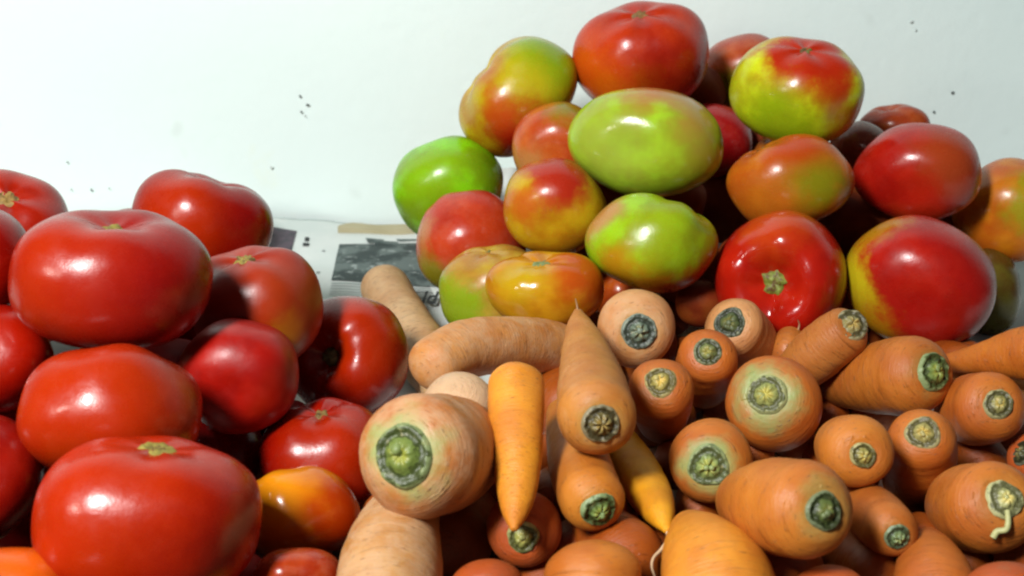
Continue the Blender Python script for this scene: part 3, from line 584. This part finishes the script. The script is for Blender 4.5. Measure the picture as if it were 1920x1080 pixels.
def crown_mat(i, col):
    m = NT('carrot_crown')
    at = m.new('ShaderNodeAttribute', attribute_name='skin').outputs['Vector']
    sx = m.new('ShaderNodeSeparateXYZ'); m.put(sx.inputs[0], at); rr = sx.outputs[2]
    co = m.vmath('SCALE', m.objco(), scale=300)
    n = m.noise(m.vmath('ADD', co, (i * 5, 0, 0)), 1.0, 4, .6)
    r2 = m.math('ADD', rr, m.math('MULTIPLY', m.math('SUBTRACT', n, .5), .75))
    light = (min(1, col[0] * 1.6 + .05), min(1, col[1] * 1.35 + .03), col[2] * 1.1)
    dark = tuple(c * .30 for c in col)
    c = m.mix(m.rng(r2, .15, .5), light, col)
    c = m.mix(m.rng(r2, .54, .66), c, dark)
    c = m.mix(m.rng(r2, .9, 1.05), c, tuple(min(1, q * 1.0 + .06) for q in col))
    c = m.mix(m.rng(n, .60, .74, 0, .45), c, (.36, .30, .12))
    m.put(m.bs.inputs['Base Color'], c); m.bs.inputs['Roughness'].default_value = .45
    m.bump(n, .7, .0010)
    return m.m

def sweep(pts, rad, seed, nring=40, dimple=.16, cap=.75, elong=1.0, kdir=None):
    """root body from head to tip; returns verts, faces, skin attribute, head frame"""
    # resample
    P = [Vector(p) for p in pts]
    def cr(a, b, c, d, t):
        return .5 * ((2*b) + (c - a)*t + (2*a - 5*b + 4*c - d)*t*t + (3*b - a - 3*c + d)*t*t*t)
    Q, RR = [], []
    n = len(P); seg = 14
    for i in range(n - 1):
        a, b, c, d = P[max(0, i-1)], P[i], P[i+1], P[min(n-1, i+2)]
        ra, rb, rc, rd = rad[max(0, i-1)], rad[i], rad[i+1], rad[min(n-1, i+2)]
        for k in range(seg):
            t = k / seg
            Q.append(cr(a, b, c, d, t)); RR.append(max(.0008, cr(ra, rb, rc, rd, t)))
    Q.append(P[-1]); RR.append(rad[-1])
    T = [(Q[min(len(Q)-1, i+1)] - Q[max(0, i-1)]).normalized() for i in range(len(Q))]
    hd = kdir if kdir is not None else -T[0]
    R0 = RR[0]
    rings = []      # centre, radius, tangent
    N = 12
    for k in range(N):          # head cap, from crown centre to shoulder
        u = (k + .02) / N * math.pi / 2
        rho = R0 * math.sin(u)
        ax = R0 * cap * math.cos(u)
        ax -= R0 * dimple * math.exp(-(rho / (.40 * R0)) ** 2)
        rings.append((Q[0] + hd * ax, rho, -hd if kdir is None else (-hd * math.cos(u) + T[0] * math.sin(u)).normalized()))
    for q, r, t in zip(Q, RR, T): rings.append((q, r, t))
    Rt = RR[-1]
    for k in range(1, 8):
        u = k / 7.2 * math.pi / 2
        rings.append((Q[-1] + T[-1] * Rt * .95 * math.sin(u), max(.0002, Rt * math.cos(u)), T[-1]))
    x = T[0].orthogonal().normalized()
    V, A, L = [], [], 0
    off = Vector((seed * 1.7, seed * 3.1, 0)); last = None
    for ri, (c, r, t) in enumerate(rings):
        x = (x - t * x.dot(t)).normalized(); y = t.cross(x)
        if last is not None: L += (c - last[0]).length + abs(r - last[1]) * .5
        last = (c, r)
        for j in range(nring):
            f = 2 * math.pi * j / nring
            d = x * math.cos(f) + y * math.sin(f)
            ns = noise.noise(Vector((math.cos(f) * .9, math.sin(f) * .9, L * 28)) + off) * .05
            ns += noise.noise(Vector((math.cos(f) * 1.6, math.sin(f) * 1.6, L * 240)) + off) * .018
            ns += noise.noise(c * 60 + off) * .02
            sc_ = min(1, r / R0 * 2.2)
            V.append(c + d * (r * (1 + ns)))
            A.append((math.cos(f), math.sin(f), L / R0))
    F_ = [(a, d, c, b) for (a, b, c, d) in grid_faces(len(rings), nring)]
    return V, F_, A, (Q[0], hd, R0)

def tube(path, r0, r1, n=8):
    V, F_ = [], []
    x = Vector((1, .2, .1))
    for i, p in enumerate(path):
        t = (path[min(len(path)-1, i+1)] - path[max(0, i-1)]).normalized()
        x = (x - t * x.dot(t)).normalized(); y = t.cross(x)
        r = r0 + (r1 - r0) * i / (len(path) - 1)
        for j in range(n):
            a = 2 * math.pi * j / n; V.append(p + (x * math.cos(a) + y * math.sin(a)) * r)
    return V, grid_faces(len(path), n)

def smooth_path(P, k=6):
    out = []
    for i in range(len(P) - 1):
        a, b, c, d = P[max(0, i-1)], P[i], P[i+1], P[min(len(P)-1, i+2)]
        for j in range(k):
            t = j / k
            out.append(.5 * ((2*b) + (c - a)*t + (2*a - 5*b + 4*c - d)*t*t + (3*b - a - 3*c + d)*t*t*t))
    out.append(P[-1]); return out

def crown(i, root, body_loc, apex, hd, kr, col, seed, stub=False, raise_=.0):
    """cut leaf crown: collar, groove and stumps of leaf stalks"""
    rnd = random.Random(seed)
    x = hd.orthogonal().normalized(); y = hd.cross(x)
    n, rings = 36, 11; V, A = [apex + hd * kr * (.16 + raise_)], [(1, 0, 0)]
    amp = rnd.uniform(.02, .16)
    k1, k2 = rnd.choice((5, 6, 7)), rnd.choice((1, 2, 3)); p1, p2 = rnd.random() * 6, rnd.random() * 6
    prof = [(0, .16), (.25, .26), (.45, .20), (.60, .06), (.72, -.03), (.82, -.01), (.92, .06), (1.0, .05), (1.12, -.22)]
    def h(r):
        for (a, b), (c, d) in zip(prof, prof[1:]):
            if r <= c:
                t = (r - a) / (c - a); t = t * t * (3 - 2 * t); return b + (d - b) * t
        return prof[-1][1]
    for k in range(1, rings + 1):
        rr = 1.12 * k / rings
        for j in range(n):
            f = 2 * math.pi * j / n
            w_ = 1 + .05 * math.cos(k2 * f + p2) + .05 * noise.noise(Vector((math.cos(f) * 2, math.sin(f) * 2, seed)))
            hh = h(rr) + raise_ * max(0, 1 - rr * 1.4)
            if rr < .62: hh += amp * math.cos(k1 * f + p1) * math.sin(rr / .62 * math.pi)
            elif rr < 1.0: hh += .06 * math.cos(13 * f + p2)
            hh += rnd.uniform(-.03, .03) + .12 * noise.noise(Vector((math.cos(f) * rr * 3, math.sin(f) * rr * 3, seed * 1.7)))
            V.append(apex + (x * math.cos(f) + y * math.sin(f)) * (rr * w_ * kr) + hd * (hh * kr))
            A.append((math.cos(f), math.sin(f), rr))
    F_ = [(0, 1 + j, 1 + (j + 1) % n) for j in range(n)]
    F_ += [(a + 1, d + 1, c + 1, b + 1) for (a, b, c, d) in grid_faces(rings, n)]
    cw = link('crown', [v - body_loc for v in V], F_, crown_mat(i, col), parent=root, attr={'skin': A})
    # cut stalk stumps
    st = NT('cut_stalk'); nn = st.noise(st.vmath('SCALE', st.objco(), scale=500), 1, 3)
    lc = tuple(min(1, c * 1.25 + .03) for c in col)
    st.put(st.bs.inputs['Base Color'], st.mix(st.rng(nn, .35, .7), tuple(c * .8 for c in lc), lc)); st.bs.inputs['Roughness'].default_value = .5
    for s in range(rnd.choice((1, 2, 2, 3))):
        a = rnd.random() * 6.28; rad = rnd.uniform(.02, .30) * kr
        b0 = apex + (x * math.cos(a) + y * math.sin(a)) * rad
        out = (x * math.cos(a) + y * math.sin(a)) * rnd.uniform(.1, .35) + hd
        L_ = kr * rnd.uniform(.22, .40) * (1 + raise_)
        r_ = kr * rnd.uniform(.15, .24)
        path = [b0 + out.normalized() * (L_ * t) for t in (-.2, .35, .8, 1.0)]
        V2, F2 = tube(path, r_ * 1.15, r_ * .85, 8)
        V2.append(path[-1] + hd * r_ * .25); top = len(V2) - 1
        F2 += [(24 + j, 24 + (j + 1) % 8, top) for j in range(8)]
        link('stalk_stump', [v - body_loc for v in V2], F2, st.m, parent=cw)
    if stub:
        dn = Vector((0, 0, -1))
        p0 = apex + hd * kr * .1
        B = frame(apex)
        q = [p0 + B @ Vector(v) * kr for v in ((0, -.7, .15), (0, -1.3, .35), (-.15, -1.75, .35), (-.6, -1.85, .3), (-.85, -2.2, .25))]
        V2, F2 = tube(smooth_path(q), kr * .16, kr * .20, 8)
        link('hanging_stalk', [v - body_loc for v in V2], F2, st.m, parent=cw)
    return cw

CG = 'carrots heaped in front'
def finish_carrot(i, V, F_, A, spec, hd_info, kpx=None):
    zmin = min(v.z for v in V)
    lowest = Vector((sum(v.x for v in V) / len(V), sum(v.y for v in V) / len(V), zmin))
    root = bpy.data.objects.new('carrot', None); COL.objects.link(root); root.empty_display_size = .01
    root.location = lowest
    tag(root, spec['label'], 'carrot', CG)
    mat = carrot_mat(i, spec['c'], hd_info[2], spec.get('green', 0), spec.get('dust', .2), spec.get('dirt', 0))
    body = link('body', [v - lowest for v in V], F_, mat, parent=root, attr={'skin': A})
    return root, body, lowest

def head_geo(sp):
    P = px(sp['x'], sp['y'], sp['d']); B = frame(P)
    r = sp['r']; R = r * sp['d'] / F
    if 'dir' in sp: ox, oy = sp['dir']
    else: ox, oy = (sp['k'][0] - sp['x']) / r, -(sp['k'][1] - sp['y']) / r
    ox *= 1.12; oy *= 1.12
    hd = B @ Vector((ox, oy, math.sqrt(max(.1, 1 - ox*ox - oy*oy)))).normalized()
    return P, B, R, hd

for i, sp in enumerate(HEADS):
    P, B, R, hd = head_geo(sp)
    rnd = random.Random(i + 5)
    L = sp['L'] * .85
    lx, ly = (hd.dot(B.col[0]), hd.dot(B.col[1]))
    bd = -(B @ Vector((lx * .35 + sp.get('bx', 0), ly * .35 + sp.get('by', 0), 1))).normalized()    # the root itself runs more nearly away
    if bd.z < -.05: L = min(L, max(2.2 * R, (P.z - .008) / -bd.z))
    # the root runs away from the viewer and settles down into the heap
    side = B @ Vector((rnd.uniform(-.4, .4), rnd.uniform(-.3, .1), 0))
    pts, rad = [], []
    for t in (0, .12, .35, .6, .82, 1.0):
        pts.append(P + bd * (L * t) + side * (L * .25 * t * t))
        rad.append(R * (1, .985, .88, .68, .42, .14)[(0, .12, .35, .6, .82, 1.0).index(t)])
    lowz = min(p.z - r for p, r in zip(pts, rad))
    for j, (p, r) in enumerate(zip(pts, rad)):
        if p.z - r < .005: pts[j] = Vector((p.x, p.y, r + .005))
    V, F_, A, info = sweep(pts, rad, i * 1.3 + 1, cap=.82, dimple=.20, kdir=hd)
    ry = sp.get('ry')
    root, body, base = finish_carrot(i, V, F_, A, sp, info)
    kr = sp['kr'] * sp['d'] / F
    apex = info[0] + hd * R * (.82 - .14 + .065)
    crown(i, root, base, apex, hd, kr, sp.get('kc', (.22, .30, .08)), i * 17 + 2, stub=sp.get('stub', False))

for i, sp in enumerate(SIDES):
    pts = [px(x, y, d) for x, y, d, r in sp['pts']]
    rad = [r * d / F for x, y, d, r in sp['pts']]
    for j, (p, r) in enumerate(zip(pts, rad)):
        if p.z - r < .004: pts[j] = Vector((p.x, p.y, r + .004))
    kd = None
    if sp.get('crown'):
        x, y, kr, kc = sp['crown']
        x0, y0, d0, r0 = sp['pts'][0]
        B = frame(pts[0]); ox, oy = (x - x0) / r0 * 1.1, -(y - y0) / r0 * 1.1
        kd = B @ Vector((ox, oy, math.sqrt(max(.1, 1 - ox*ox - oy*oy)))).normalized()
    V, F_, A, info = sweep(pts, rad, i * 2.1 + 40, cap=sp.get('cap', .7) if kd is None else .82, dimple=.20 if kd is not None else .0, kdir=kd)
    root, body, base = finish_carrot(i + 30, V, F_, A, sp, info)
    if kd is not None:
        crown(i + 30, root, base, info[0] + kd * info[2] * (.82 - .14 + .065), kd, kr * sp['pts'][0][2] / F, kc, i * 11 + 3, stub=sp.get('stub', False))
    if sp.get('hair'):
        d_end = sp['pts'][-1][2]
        if sp['n'] == 'C15': d_end = sp['pts'][0][2] - .004
        hp = [px(x, y, d_end - .003 * k) for k, (x, y) in enumerate(sp['hair'])]
        hr = sp.get('hr', 1.6) * d_end / F
        V2, F2 = tube(smooth_path(hp), hr * 1.3, hr * .6, 8)
        hm = NT('root_hair'); hm.put(hm.bs.inputs['Base Color'], (.55, .38, .22)); hm.bs.inputs['Roughness'].default_value = .7
        link('root_hair', [v - base for v in V2], F2, hm.m, parent=root)
    if kd is None and not sp.get('hair'): promote(root, body)

# ------------------------------------------------------------------ fruit deep in the gaps, only slivers in sight; gap shade put into its colours
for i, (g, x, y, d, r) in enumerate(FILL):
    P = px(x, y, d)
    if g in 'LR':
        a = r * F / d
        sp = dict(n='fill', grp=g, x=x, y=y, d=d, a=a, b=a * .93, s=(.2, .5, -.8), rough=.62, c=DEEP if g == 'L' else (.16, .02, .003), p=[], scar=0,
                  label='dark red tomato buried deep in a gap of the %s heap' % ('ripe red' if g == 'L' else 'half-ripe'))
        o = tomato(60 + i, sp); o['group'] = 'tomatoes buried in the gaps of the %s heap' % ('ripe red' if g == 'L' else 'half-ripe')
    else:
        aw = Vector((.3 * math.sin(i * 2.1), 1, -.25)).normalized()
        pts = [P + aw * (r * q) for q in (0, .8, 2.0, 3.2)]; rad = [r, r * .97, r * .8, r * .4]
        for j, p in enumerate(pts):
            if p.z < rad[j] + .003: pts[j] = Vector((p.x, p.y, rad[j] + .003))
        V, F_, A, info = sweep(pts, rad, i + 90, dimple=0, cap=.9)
        sp = dict(c=CSHADE, dust=-.3, label='shaded carrot end buried deep in a gap of the carrot heap')
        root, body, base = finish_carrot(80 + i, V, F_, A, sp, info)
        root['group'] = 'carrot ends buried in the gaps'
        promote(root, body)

# ------------------------------------------------------------------ tomatoes lower in the heaps, that the visible ones rest on
first = {}
for i, (g, x, y, z, r) in enumerate(UNDER):
    if g not in first:
        sp = dict(n='under', grp=g, x=960, y=540, d=1.0, a=.03 * F, b=.03 * F, s=(.2, .9, .3), rough=.25, c=(.24, .004, .001) if g == 'L' else (.30, .06, .006), p=[], scar=0,
                  label='tomato low inside the %s heap, under the ones in view' % ('ripe red' if g == 'L' else 'half-ripe'))
        o = tomato(200 + i, sp); o['group'] = 'tomatoes low inside the %s heap' % ('ripe red' if g == 'L' else 'half-ripe'); first[g] = o
    else:
        o = first[g].copy(); COL.objects.link(o)
    o.location = (x, y, z); o.scale = (r / .03,) * 3; o.rotation_euler = (i * 1.3, i * .7, i * 2.1)
